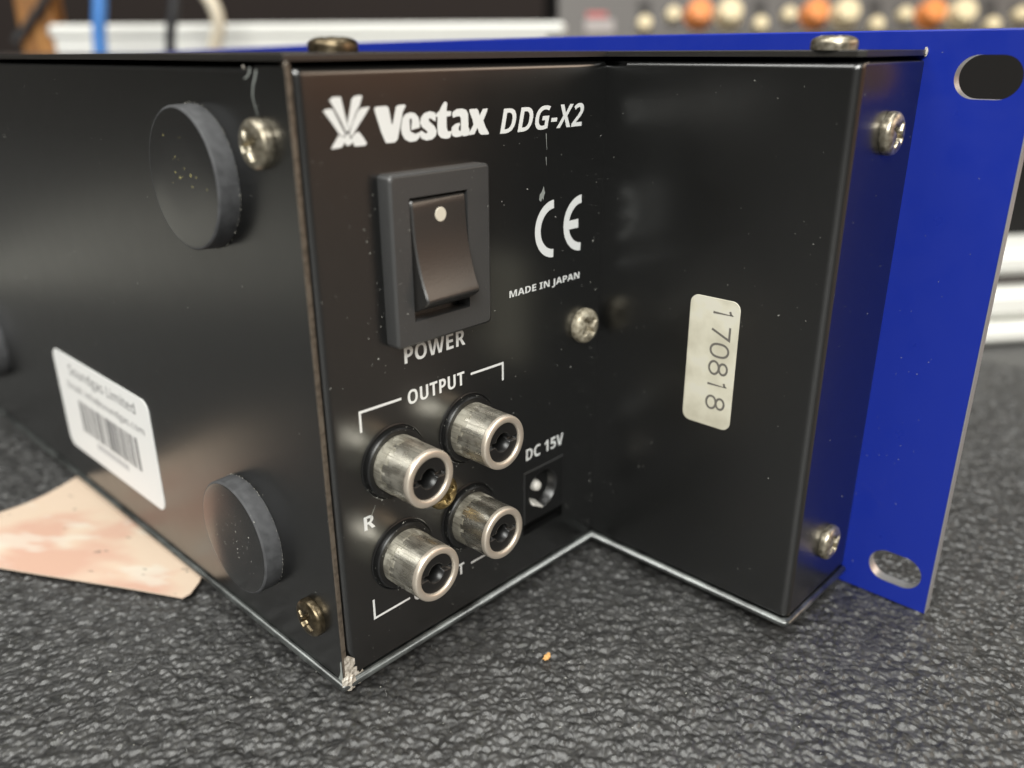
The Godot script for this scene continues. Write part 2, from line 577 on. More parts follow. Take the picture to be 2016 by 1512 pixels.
# ---------------------------------------------------------------- the cloth
func build_table() -> void:
	# dark grained cloth: close by the grain is modelled, further off the relief is in the material.
	var cells := noise(1.0, 7, 1)
	cells.noise_type = FastNoiseLite.TYPE_CELLULAR
	cells.cellular_distance_function = FastNoiseLite.DISTANCE_EUCLIDEAN
	cells.cellular_return_type = FastNoiseLite.RETURN_DISTANCE2_SUB
	cells.cellular_jitter = 0.95
	cells.fractal_type = FastNoiseLite.FRACTAL_NONE
	var domes: FastNoiseLite = cells.duplicate()
	domes.cellular_return_type = FastNoiseLite.RETURN_DISTANCE
	var heights: FastNoiseLite = cells.duplicate()
	heights.cellular_return_type = FastNoiseLite.RETURN_CELL_VALUE
	var warp2 := noise(0.95, 27, 1)
	var tuft := noise(0.55, 29, 3)
	var warp := noise(0.35, 17, 2)
	var fine := noise(2.6, 19, 2)
	var slow := noise(0.03, 23, 2)
	var ux := Vector2(0.80, -0.60)      # the grains lie slightly longer this way
	var st_x := 0.25
	var x0 := -158.0
	var x1 := 84.0
	var z0 := -216.0
	var z1 := 46.0
	var nx := int((x1 - x0) / st_x)
	var nz := int((z1 - z0) / st_x)
	var at := PackedInt32Array()
	at.resize((nx + 1) * (nz + 1))
	at.fill(-1)
	var verts := PackedVector3Array()
	var colors := PackedColorArray()
	for i in nz + 1:
		var z := z0 + i * st_x
		for k in nx + 1:
			var x := x0 + k * st_x
			if x < -2.0 and z < -2.0: continue                       # under the unit and behind it
			if x < STEP - 2.0 and z < -LEN_REAR - 2.0 and z > -80.0: continue
			if z < -80.0 and x < 38.8 - (-76.0 - z) * 0.235: continue
			var q := Vector2(x, z)
			var u := q.dot(ux)
			var v := q.dot(Vector2(-ux.y, ux.x))
			u += 0.40 * warp.get_noise_2d(x, z)
			v += 0.35 * warp.get_noise_2d(x + 91.0, z)
			var c := cells.get_noise_2d(u * 0.80, v * 1.12) + 1.0
			var t := heights.get_noise_2d(u * 0.80, v * 1.12)
			var c3 := cells.get_noise_2d(q.dot(Vector2(0.96, 0.28)) * 0.30 + 5.0, q.dot(Vector2(-0.28, 0.96)) * 0.22) + 1.0
			var bob := warp2.get_noise_2d(u * 0.30, v * 0.55)
			var h := (0.36 + 0.10 * t) * (1.0 - exp(-2.6 * maxf(c, 0.0))) + 0.20 * bob - 0.10 * exp(-8.0 * maxf(c3, 0.0)) + 0.045 * fine.get_noise_2d(x, z) + 0.10 * slow.get_noise_2d(x, z)
			var tone := 0.040 + 0.018 * t + 0.030 * smoothstep(-0.2, 0.7, tuft.get_noise_2d(x * 0.5, z * 0.5)) + 0.008 * slow.get_noise_2d(x * 3.0, z * 3.0 + 50.0)
			colors.append(Color(tone, tone, tone * 0.985))
			var edge := minf(minf(x - x0, x1 - x), minf(z - z0, z1 - z))
			if edge < 2.0: h *= clampf(edge / 2.0, 0.0, 1.0)
			at[i * (nx + 1) + k] = verts.size()
			verts.append(Vector3(x, h - 0.42, z) * MM)
	var index := PackedInt32Array()
	var normals := PackedVector3Array()
	normals.resize(verts.size())
	for i in nz:
		for k in nx:
			var a := at[i * (nx + 1) + k]
			var b := at[i * (nx + 1) + k + 1]
			var c := at[(i + 1) * (nx + 1) + k + 1]
			var d := at[(i + 1) * (nx + 1) + k]
			if a < 0 or b < 0 or c < 0 or d < 0: continue
			index.append_array(PackedInt32Array([a, b, c, a, c, d]))
			var n := (verts[c] - verts[a]).cross(verts[b] - verts[d])
			if n.y < 0: n = -n
			for e in [a, b, c, d]: normals[e] += n
	for i in normals.size(): normals[i] = normals[i].normalized() if normals[i].length_squared() > 0.0 else Vector3.UP
	var arrays := []
	arrays.resize(Mesh.ARRAY_MAX)
	arrays[Mesh.ARRAY_VERTEX] = verts
	arrays[Mesh.ARRAY_NORMAL] = normals
	arrays[Mesh.ARRAY_COLOR] = colors
	arrays[Mesh.ARRAY_INDEX] = index
	var grain := ArrayMesh.new()
	grain.add_surface_from_arrays(Mesh.PRIMITIVE_TRIANGLES, arrays)
	var st := begin()
	flat(st)
	for i in 12:
		for k in 12:
			var a := Vector2(-1100.0 + 2200.0 * i / 12, -1000.0 + 1900.0 * k / 12)
			var b := a + Vector2(2200.0 / 12, 1900.0 / 12)
			quad(st, Vector3(a.x, -0.95, b.y), Vector3(b.x, -0.95, b.y), Vector3(b.x, -0.95, a.y), Vector3(a.x, -0.95, a.y))
	var table := obj("table_surface", st, M.cloth_far)
	tag(table, "dark grey pebble-grained cloth covering the table", "", "", "structure")
	var near := MeshInstance3D.new()
	near.name = "cloth_grain"
	near.mesh = grain
	near.material_override = M.cloth
	tag(near, "", "", "", "stuff")
	table.add_child(near)
	# dust and lint caught in the grain
	dust(table, upright, func(): return Vector2(rng.randf_range(-80, 80), rng.randf_range(-44, 110)), 900, 0.055, 0.02)
	dust(table, upright, func(): return Vector2(rng.randf_range(-80, 80), rng.randf_range(-44, 110)), 60, 0.12, 0.03)
	var hair := begin()
	hair.set_smooth_group(1)
	tube(hair, [Vector3(-1, -0.25, 0), Vector3(-0.5, 0.1, 0.12), Vector3(0, 0.22, -0.05), Vector3(0.5, 0.16, 0.1), Vector3(1, 0.05, 0)], 0.02, 3)
	hair.generate_normals()
	var hm := MultiMesh.new()
	hm.transform_format = MultiMesh.TRANSFORM_3D
	hm.use_colors = true
	hm.mesh = hair.commit()
	var spots: Array[Transform3D] = []
	for i in 16000:
		var p := Vector3(rng.randf_range(-110, 78), rng.randf_range(-0.45, 0.0), rng.randf_range(-112, 45))
		if p.x < 0.5 and p.z < 0.5: continue
		if p.x < STEP + 0.5 and p.z < -LEN_REAR + 0.5: continue
		var b := Basis(Vector3.UP, rng.randf() * TAU) * Basis(Vector3(0, 0, 1), rng.randfn(0.1, 0.5))
		spots.append(Transform3D(b.scaled(Vector3.ONE * rng.randf_range(0.25, 0.75)), p * MM))
	hm.instance_count = spots.size()
	for i in spots.size():
		hm.set_instance_transform(i, spots[i])
		var g := rng.randf_range(0.04, 0.22) if rng.randf() > 0.03 else 0.5
		hm.set_instance_color(i, Color(g, g, g * 0.98))
	var ho := MultiMeshInstance3D.new()
	ho.name = "loose_fibres"
	ho.multimesh = hm
	ho.material_override = M.hair
	tag(ho, "", "", "", "stuff")
	table.add_child(ho)


# ---------------------------------------------------------------- the unit
func build_unit() -> void:
	var unit := group_node("rack_unit", self)
	tag(unit, "black metal rack audio unit with blue front panel, four phono jacks and a power switch", "audio unit")
	var top := 84.3
	var low := 2.75
	# jack panel with folded edges and an opening for the power socket
	var st := begin()
	var xs := join([steps(0.95, 2.25, 8), steps(3, 37.2, 12), [37.2, 47.1], steps(48, LEN_REAR, 4)])
	var ys := join([steps(low, low + 0.9, 7), [10.0, 13.2, 21.8], steps(26, 80, 12), steps(top - 1.0, top, 8)])
	folded_sheet(st, xs, ys, func(x, y): return bend(2.25 - x, 1.3) + bend(y - (top - 1.0), 1.0) + bend(low + 0.9 - y, 0.9), func(x, y): return x > 37.2 and x < 47.1 and y > 10.0 and y < 21.8)
	obj("jack_panel", st, M.black_paint, unit, face_rear)
	# side of the step, rounded towards the narrow return
	st = begin()
	xs = join([steps(0, 36, 10), steps(STEP - 1.3, STEP, 9)])
	ys = join([steps(low, low + 0.9, 7), steps(6, 80, 14), steps(top - 1.0, top, 8)])
	folded_sheet(st, xs, ys, func(x, y): return bend(x - (STEP - 1.3), 1.3) + bend(y - (top - 1.0), 1.0) + bend(low + 0.9 - y, 0.9), func(x, y): return x > 0.4 and x < 1.9 and y > top - 0.7)
	obj("step_panel", st, M.black_paint, unit, face_side)
	st = begin()
	xs = steps(LEN_REAR + 1.3, DEEP, 8)
	folded_sheet(st, xs, ys, func(x, y): return bend(y - (top - 0.4), 0.4) + bend(low + 0.9 - y, 0.9))
	obj("return_panel", st, M.black_paint, unit, face_narrow)
	# base plate carrying the feet
	st = begin()
	xs = join([steps(LEFT_END, -20, 24), steps(-18, -8, 6), steps(-7, 0, 6)])
	folded_sheet(st, xs, ys, func(x, y): return bend(y - (top - 1.0), 1.0) * clampf((-x - 6.0) / 1.0, 0.0, 1.0) + bend(low + 0.5 - y, 0.4))
	obj("base_plate", st, M.black_paint, unit, face_left)
	st = begin()
	block(st, Vector3(-0.5, low - 0.2, -0.86), Vector3(0.012, top + 0.35, -0.03), 0.12)
	obj("worn_edge", st, M.worn_edge, unit)
	# dark inside, seen through the gap under the lid
	st = begin()
	var inner := poly([LEFT_END, -1.6, -1.6, -1.6, -1.6, -LEN_REAR - 1.6, STEP - 1.6, -LEN_REAR - 1.6, STEP - 1.6, -DEEP, LEFT_END, -DEEP])
	plate(st, flip(inner), 2.9, 84.2)
	obj("inner_chassis", st, M.black_plastic, unit, upright)
	# lid and bottom lid: flat plates a little wider than the body
	st = begin()
	plate(st, flip(outline(0.12)), 84.85, 85.6, 0.1)
	obj("top_lid", st, M.black_edge, unit, upright)
	st = begin()
	rounded_plate(st, 0.0, 0.7, 2.25)
	obj("bottom_lid", st, M.gloss_edge, unit, upright)
	# blue front panel with its rack slots
	st = begin()
	blue_panel(st)
	var blue := obj("front_panel", st, M.blue_paint, unit, face_blue)
	tag(blue, "blue painted front panel with rack slots in its ear")
	for cy in [5.95, 82.15]:
		st = begin()
		slot_wall(st, 47.1, cy)
		obj("slot_edge", st, M.aluminium, blue)
	st = begin()
	block(st, Vector3(52.7, 0.05, -1.95), Vector3(52.86, 88.05, -0.05), 0.05)
	obj("panel_edge", st, M.aluminium, blue)
	# feet
	for f in [[-21.2, 70.9], [-21.7, 18.6], [-135.3, 23.2]]:
		var foot := begin()
		lathe(foot, [Vector2(8.95, 0), Vector2(9.0, 0.1), Vector2(8.9, 2.6), Vector2(8.72, 2.8), Vector2(8.6, 2.82)], 72)
		var fo := obj("rubber_foot", foot, M.rubber_rim, unit, moved(face_left, f[0], f[1], 0.0))
		var pad := begin()
		lathe(pad, [Vector2(8.6, 2.82), Vector2(8.2, 2.86), Vector2(4, 2.86), Vector2(0, 2.86)], 72)
		obj("foot_face", pad, M.rubber_face, fo)
	# screws
	var head := screw_head(2.9, 1.75)
	for s in [[face_left, -6.2, 76.0, 0.35, M.zinc, 1.0], [face_left, -6.0, 11.3, 0.9, M.brown_zinc, 0.9], [face_rear, 51.4, 43.8, 0.6, M.pale_zinc, 1.0], [face_narrow, 67.0, 75.2, 1.0, M.zinc, 0.95], [face_narrow, 67.2, 12.0, 0.5, M.zinc, 0.9]]:
		var so := MeshInstance3D.new()
		so.name = "screw"
		so.mesh = head
		so.material_override = s[4]
		so.transform = moved(s[0], s[1], s[2], 0.01, s[3]).scaled_local(Vector3(1, 1, s[5]))
		unit.add_child(so, true)
	for s in [[-3.5, -8.9, 0.2, M.brown_zinc], [33.9, -57.9, 0.8, M.zinc]]:
		for side in 1:
			var so := MeshInstance3D.new()
			so.name = "screw"
			so.mesh = head
			so.material_override = s[3]
			so.transform = Transform3D(upright.basis if side == 0 else Basis(Vector3(1, 0, 0), Vector3(0, 0, 1), Vector3(0, -1, 0)), Vector3(s[0], 85.61 if side == 0 else 1.74, s[1]) * MM).rotated_local(Vector3(0, 0, 1), s[2])
			if side == 1: so.transform = so.transform.scaled_local(Vector3(1, 1, 0.95))
			unit.add_child(so, true)
	var brass := MeshInstance3D.new()
	brass.name = "screw"
	brass.mesh = head
	brass.material_override = M.brass
	brass.transform = moved(face_rear, 19.4, 25.7, 0.01, 0.3).scaled_local(Vector3(0.9, 0.9, 0.75))
	tag(brass, "small brass screw between the four jacks")
	unit.add_child(brass, true)
	power_switch(unit)
	var k := 0
	for j in [[11.2, 33.6, 0.2], [25.1, 34.0, 2.6], [11.7, 18.7, 4.1], [24.8, 19.3, 5.3]]:
		phono_jack(unit, j[0], j[1], j[2], "sleeve_%d" % (1 if k == 3 else 0))
		k += 1
	power_socket(unit)
	printing(unit)
	stickers(unit)
	wear(unit)


func flip(p: PackedVector2Array) -> PackedVector2Array:      # plan (x, z) to the upright frame (x, -z)
	var out := PackedVector2Array()
	for q in p: out.append(Vector2(q.x, -q.y))
	return out


func outline(d: float) -> PackedVector2Array:
	return poly([LEFT_END, d, d * 0.4, d, d, d * 0.4, d, -LEN_REAR + d, STEP + d - 0.8, -LEN_REAR + d, STEP + d, -LEN_REAR + d - 0.8, STEP + d, -DEEP, LEFT_END, -DEEP])


func rounded_plate(st: SurfaceTool, d: float, r: float, mid: float) -> void:      # the body's outline as a sheet with a half round lip
	var rows := []
	for k in 13:
		var a := deg_to_rad(lerpf(-90, 90, k / 12.0))
		rows.append([flip(outline(d + r * cos(a))), mid + r * sin(a)])
	st.set_smooth_group(1)
	for k in 12:
		var p: PackedVector2Array = rows[k][0]
		var q: PackedVector2Array = rows[k + 1][0]
		for i in p.size():
			var j := (i + 1) % p.size()
			var w := [Vector3(p[i].x, p[i].y, rows[k][1]), Vector3(p[j].x, p[j].y, rows[k][1]), Vector3(q[j].x, q[j].y, rows[k + 1][1]), Vector3(q[i].x, q[i].y, rows[k + 1][1])]
			w.reverse()
			quad(st, w[0], w[1], w[2], w[3])
	var under: PackedVector2Array = rows[0][0]
	print_shape(st, under, mid - r)


func slot_shape(cx: float, cy: float) -> PackedVector2Array:
	return rounded(cx - 4.2, cy - 2.8, cx + 4.2, cy + 2.8, 2.79, 10)


func slot_wall(st: SurfaceTool, cx: float, cy: float) -> void:
	st.set_smooth_group(2)
	var p := slot_shape(cx, cy)
	for i in p.size():
		var j := (i + 1) % p.size()
		quad(st, Vector3(p[i].x, p[i].y, -1.99), Vector3(p[i].x, p[i].y, -0.01), Vector3(p[j].x, p[j].y, -0.01), Vector3(p[j].x, p[j].y, -1.99))


func frame_round(st: SurfaceTool, x0: float, y0: float, x1: float, y1: float, hole: PackedVector2Array, n: float, out: bool) -> void:      # a rectangle with a convex hole
	flat(st)
	var c := Vector2.ZERO
	for p in hole: c += p / hole.size()
	var angles := []
	for p in hole: angles.append(fposmod((p - c).angle(), TAU))
	for p in [Vector2(x0, y0), Vector2(x1, y0), Vector2(x1, y1), Vector2(x0, y1)]: angles.append(fposmod((p - c).angle(), TAU))
	angles.sort()
	var inner := []
	var outer := []
	for a in angles:
		var d := Vector2.from_angle(a)
		var t := 1e9
		if d.x > 1e-9: t = minf(t, (x1 - c.x) / d.x)
		if d.x < -1e-9: t = minf(t, (x0 - c.x) / d.x)
		if d.y > 1e-9: t = minf(t, (y1 - c.y) / d.y)
		if d.y < -1e-9: t = minf(t, (y0 - c.y) / d.y)
		outer.append(c + d * t)
		var hit := 0.0
		for i in hole.size():
			var q: Variant = Geometry2D.segment_intersects_segment(c, c + d * 100.0, hole[i], hole[(i + 1) % hole.size()])
			if q != null: hit = maxf(hit, c.distance_to(q))
		inner.append(c + d * hit)
	for i in angles.size():
		var j := (i + 1) % angles.size()
		var v := [inner[i], outer[i], outer[j], inner[j]]
		if not out: v.reverse()
		quad(st, Vector3(v[0].x, v[0].y, n), Vector3(v[1].x, v[1].y, n), Vector3(v[2].x, v[2].y, n), Vector3(v[3].x, v[3].y, n))


func blue_panel(st: SurfaceTool) -> void:
	flat(st)
	var xe := 52.7
	var split := 40.5
	for side in 2:
		var n := 0.0 if side == 0 else -2.0
		var out := side == 0
		frame_round(st, split, 0, xe, 14, slot_shape(47.1, 5.95), n, out)
		frame_round(st, split, 74.1, xe, 87.9 if side == 0 else 88.1, slot_shape(47.1, 82.15), n, out)
		for r in [[-429.8, 0.0, -200.0, 85.5, 85.7], [-200.0, 0.0, -160.0, 85.7, 86.5], [-160.0, 0.0, -120.0, 86.5, 87.2], [-120.0, 0.0, -87.0, 87.2, 87.7], [-87.0, 0.0, -25.0, 87.7, 88.1], [-25.0, 0.0, split, 88.1, 88.1], [split, 14.0, xe, 74.1, 74.1]]:
			var cut := 0.2 if side == 0 and r[4] > 80.0 else 0.0
			var v := [Vector3(r[0], r[1], n), Vector3(r[2], r[1], n), Vector3(r[2], r[4] - cut, n), Vector3(r[0], r[3] - cut, n)]
			if cut > 0.0:
				quad(st, Vector3(r[0], r[3] - cut, 0), Vector3(r[2], r[4] - cut, 0), Vector3(r[2], r[4], -cut), Vector3(r[0], r[3], -cut))
				quad(st, Vector3(r[0], r[3], -cut), Vector3(r[2], r[4], -cut), Vector3(r[2], r[4], -2), Vector3(r[0], r[3], -2))
			if not out: v.reverse()
			quad(st, v[0], v[1], v[2], v[3])
	quad(st, Vector3(split, 87.9, 0), Vector3(xe, 87.9, 0), Vector3(xe, 88.1, -0.2), Vector3(split, 88.1, -0.2))
	quad(st, Vector3(split, 88.1, -0.2), Vector3(xe, 88.1, -0.2), Vector3(xe, 88.1, -2), Vector3(split, 88.1, -2))
	quad(st, Vector3(-429.8, 0, -2), Vector3(xe, 0, -2), Vector3(xe, 0, 0), Vector3(-429.8, 0, 0))
	quad(st, Vector3(xe, 0, 0), Vector3(xe, 0, -2), Vector3(xe, 88.1, -2), Vector3(xe, 88.1, 0))


func polar(st: SurfaceTool, radii: Array, segs: int, height: Callable, group := 1) -> void:      # a domed disc, outer rim first
	st.set_smooth_group(group)
	var v := func(i: int, k: int) -> Vector3:
		var a := TAU * k / segs
		var x: float = radii[i] * cos(a)
		var y: float = radii[i] * sin(a)
		return Vector3(x, y, height.call(x, y, radii[i]))
	for i in radii.size() - 1:
		for k in segs:
			if radii[i + 1] < 1e-6: tri(st, v.call(i, k), v.call(i, k + 1), v.call(i + 1, 0))
			else: quad(st, v.call(i, k), v.call(i, k + 1), v.call(i + 1, k + 1), v.call(i + 1, k))


func screw_head(r: float, h: float) -> ArrayMesh:      # pan head with a cross recess
	var st := begin()
	lathe(st, [Vector2(r * 0.97, 0), Vector2(r, 0.35), Vector2(r * 0.985, h * 0.5)], 56)
	var radii := []
	for k in 33: radii.append(r * 0.985 * (1.0 - k / 32.0))
	polar(st, radii, 112, func(x, y, q):
		var t: float = q / (r * 0.985)
		var dome: float = h * 0.5 + h * 0.5 * sqrt(maxf(0.0, 1.0 - pow(t, 3.2)))
		var arm := 0.50 - 0.12 * clampf(q / 1.9, 0.0, 1.0)
		var inside := maxf(smoothstep(arm + 0.10, arm - 0.06, absf(x)) * smoothstep(1.95, 1.65, absf(y)), smoothstep(arm + 0.10, arm - 0.06, absf(y)) * smoothstep(1.95, 1.65, absf(x)))
		inside = maxf(inside, smoothstep(0.95, 0.7, q))
		return dome - inside * (1.6 - 0.5 * clampf(q / 1.8, 0.0, 1.0)))
	st.generate_normals()
	return st.commit()


func power_switch(unit: Node3D) -> void:
	var sw := group_node("power_switch", unit, face_rear)
	var st := begin()
	# bezel: a chamfered frame
	flat(st)
	var o := rounded(11.35, 50.0, 28.4, 72.0, 0.7, 4)
	var t := rounded(11.75, 50.4, 28.0, 71.6, 0.6, 4)
	var hole := PackedVector2Array([Vector2(14.35, 53.2), Vector2(24.15, 53.2), Vector2(24.15, 69.0), Vector2(14.35, 69.0)])
	st.set_smooth_group(3)
	for i in o.size():
		var j := (i + 1) % o.size()
		var m0 := o[i].lerp(t[i], 0.3)
		var m1 := o[j].lerp(t[j], 0.3)
		quad(st, Vector3(o[i].x, o[i].y, 0), Vector3(o[j].x, o[j].y, 0), Vector3(o[j].x, o[j].y, 1.75), Vector3(o[i].x, o[i].y, 1.75))
		quad(st, Vector3(o[i].x, o[i].y, 1.75), Vector3(o[j].x, o[j].y, 1.75), Vector3(m1.x, m1.y, 2.05), Vector3(m0.x, m0.y, 2.05))
		quad(st, Vector3(m0.x, m0.y, 2.05), Vector3(m1.x, m1.y, 2.05), Vector3(t[j].x, t[j].y, 2.2), Vector3(t[i].x, t[i].y, 2.2))
	flat(st)
	var c := Vector2(19.25, 61.1)
	var n := t.size()
	var pts := []
	for i in n: pts.append(t[i])
	# front face of the bezel: from the outer outline to the opening, four sides
	var corner := {}
	var x0 := 14.35
	var x1 := 24.15
	var y0 := 53.2
	var y1 := 69.0
	var near := func(p: Vector2) -> Vector2: return Vector2(clampf(p.x, x0, x1), clampf(p.y, y0, y1))
	for i in n:
		var a: Vector2 = pts[i]
		var b: Vector2 = pts[(i + 1) % n]
		var ia: Vector2 = near.call(a)
		var ib: Vector2 = near.call(b)
		quad(st, Vector3(a.x, a.y, 2.2), Vector3(b.x, b.y, 2.2), Vector3(ib.x, ib.y, 2.2), Vector3(ia.x, ia.y, 2.2))
	for i in 4:
		var a := hole[i]
		var b := hole[(i + 1) % 4]
		quad(st, Vector3(a.x, a.y, 2.2), Vector3(b.x, b.y, 2.2), Vector3(b.x, b.y, -3), Vector3(a.x, a.y, -3))
	quad(st, Vector3(x0, y0, -3), Vector3(x1, y0, -3), Vector3(x1, y1, -3), Vector3(x0, y1, -3))
	obj("bezel", st, M.grey_plastic, sw)
	# rocker: top pressed in, hollow face, lower edge standing out
	st = begin()
	var prof := [Vector2(0.2, 68.75), Vector2(1.55, 68.72), Vector2(1.95, 68.6), Vector2(2.12, 68.3), Vector2(2.2, 67.6), Vector2(2.25, 66.5), Vector2(2.32, 65.2), Vector2(2.45, 63.8), Vector2(2.66, 62.4), Vector2(2.95, 61.0), Vector2(3.32, 59.6), Vector2(3.78, 58.2), Vector2(4.25, 57.05), Vector2(4.55, 56.45), Vector2(4.62, 56.15), Vector2(4.5, 55.9), Vector2(3.9, 55.4), Vector2(2.4, 54.6), Vector2(0.5, 53.9)]
	var a0 := 14.65
	var a1 := 23.85
	var bev := 0.22
	for i in prof.size() - 1:
		var p: Vector2 = prof[i]
		var q: Vector2 = prof[i + 1]
		st.set_smooth_group(2)
		quad(st, Vector3(a0 + bev, q.y, q.x), Vector3(a1 - bev, q.y, q.x), Vector3(a1 - bev, p.y, p.x), Vector3(a0 + bev, p.y, p.x))
		for side in 2:
			var e := a0 if side == 0 else a1
			var f := a0 + bev if side == 0 else a1 - bev
			var pi := Vector2(p.x - 0.2, p.y)
			var qi := Vector2(q.x - 0.2, q.y)
			st.set_smooth_group(1)
			var k := [Vector3(e, qi.y, qi.x), Vector3(f, q.y, q.x), Vector3(f, p.y, p.x), Vector3(e, pi.y, pi.x)]
			if side == 1: k.reverse()
			quad(st, k[0], k[1], k[2], k[3])
			flat(st)
			k = [Vector3(e, qi.y, -1), Vector3(e, qi.y, maxf(-1, qi.x)), Vector3(e, pi.y, maxf(-1, pi.x)), Vector3(e, pi.y, -1)]
			if side == 1: k.reverse()
			quad(st, k[0], k[1], k[2], k[3])
	var rocker := obj("rocker", st, M.rocker_plastic, sw)
	st = begin()
	flat(st)
	var dot := ring(19.3, 66.45, 0.92, 0.92, 28)
	plate(st, dot, 2.1, 2.36, 0.04)
	obj("white_dot", st, M.cream_print, rocker)
	tag(sw, "black rocker power switch with a white dot")


func phono_jack(unit: Node3D, s: float, y: float, turn: float, skin: String) -> void:
	var j := group_node("phono_jack", unit, moved(face_rear, s, y, 0.0, turn))
	var st := begin()
	lathe(st, [Vector2(5.5, 0.0), Vector2(5.5, 0.10), Vector2(5.36, 0.16), Vector2(5.2, 0.02), Vector2(5.08, 0.02), Vector2(5.02, 0.75), Vector2(4.85, 0.92), Vector2(4.5, 0.95), Vector2(4.2, 0.9), Vector2(4.1, 0.4)], 72)
	obj("collar", st, M.black_plastic, j)
	st = begin()
	var prof := [Vector2(4.12, 0.5)]
	for k in 9: prof.append(Vector2(4.12 if k < 3 else 4.06, lerpf(0.9, 6.9, k / 8.0)))
	lathe(st, prof, 72)
	obj("sleeve", st, M[skin], j)
	st = begin()
	var rim := []
	for k in 13:
		var a := deg_to_rad(lerpf(0, 180, k / 12.0))
		rim.append(Vector2(3.50 + 0.56 * signf(cos(a)) * pow(absf(cos(a)), 0.55), 6.95 + 0.8 * pow(sin(a), 0.5)))
	rim.append(Vector2(2.94, 5.6))
	lathe(st, rim, 72)
	obj("rim", st, M.nickel_rim, j)
	# black insert with a round hole and two side slots
	st = begin()
	var radii := []
	for k in 12: radii.append(lerpf(3.0, 1.46, k / 11.0))
	radii.append_array([1.42, 1.36, 1.1, 0.6, 0.0])
	polar(st, radii, 96, func(x, y_, r):
		var d := 0.0
		if r < 1.44: d = 5.5 if r < 1.38 else 2.0
		var xr: float = x * cos(turn) - y_ * sin(turn)
		var yr: float = x * sin(turn) + y_ * cos(turn)
		if r >= 1.44: d = 0.75 * smoothstep(0.36, 0.24, absf(yr + 0.0 * xr)) * smoothstep(2.9, 2.75, r)
		return 7.3 - d)
	obj("insert", st, M.black_plastic, j)


func power_socket(unit: Node3D) -> void:
	var so := group_node("power_socket", unit, face_rear)
	var st := begin()
	var hole := ring(41.8, 17.3, 3.3, 3.3, 48)
	var lip := ring(41.8, 17.3, 3.55, 3.55, 48)
	frame_round(st, 37.45, 12.3, 46.85, 21.55, lip, 0.22, true)
	st.set_smooth_group(2)
	for i in hole.size():
		var k := (i + 1) % hole.size()
		quad(st, Vector3(lip[i].x, lip[i].y, 0.22), Vector3(lip[k].x, lip[k].y, 0.22), Vector3(hole[k].x, hole[k].y, 0.05), Vector3(hole[i].x, hole[i].y, 0.05))
		quad(st, Vector3(hole[i].x, hole[i].y, -9), Vector3(hole[i].x, hole[i].y, 0.05), Vector3(hole[k].x, hole[k].y, 0.05), Vector3(hole[k].x, hole[k].y, -9))
	flat(st)
	var a := [Vector2(37.2, 12.0), Vector2(47.1, 12.0), Vector2(47.1, 21.8), Vector2(37.2, 21.8)]
	var b := [Vector2(37.45, 12.3), Vector2(46.85, 12.3), Vector2(46.85, 21.55), Vector2(37.45, 21.55)]
	for i in 4:
		var k := (i + 1) % 4
		quad(st, Vector3(a[i].x, a[i].y, -3), Vector3(a[k].x, a[k].y, -3), Vector3(a[k].x, a[k].y, 0.05), Vector3(a[i].x, a[i].y, 0.05))
		quad(st, Vector3(a[i].x, a[i].y, 0.05), Vector3(a[k].x, a[k].y, 0.05), Vector3(b[k].x, b[k].y, 0.22), Vector3(b[i].x, b[i].y, 0.22))
	quad(st, Vector3(38, 13.6, -9), Vector3(46, 13.6, -9), Vector3(46, 21.2, -9), Vector3(38, 21.2, -9))
	quad(st, Vector3(37.2, 10, -1.2), Vector3(47.1, 10, -1.2), Vector3(47.1, 12.0, -0.6), Vector3(37.2, 12.0, -0.6))
	obj("housing", st, M.socket_plastic, so)
	st = begin()
	lathe(st, [Vector2(0.95, -9), Vector2(0.95, -1.1), Vector2(0.75, -0.6), Vector2(0.3, -0.4), Vector2(0, -0.38)], 24)
	obj("pin", st, M.contact_metal, so, moved(Transform3D.IDENTITY, 41.6, 17.5, 0))
	st = begin()
	block(st, Vector3(-1.35, -0.15, -2.6), Vector3(1.35, 0.15, 2.6), 0.08)
	obj("contact_spring", st, M.contact_metal, so, Transform3D(Basis(Vector3(0, 0, 1), -0.5) * Basis(Vector3(1, 0, 0), 0.22), Vector3(40.7, 15.1, -2.1) * MM))


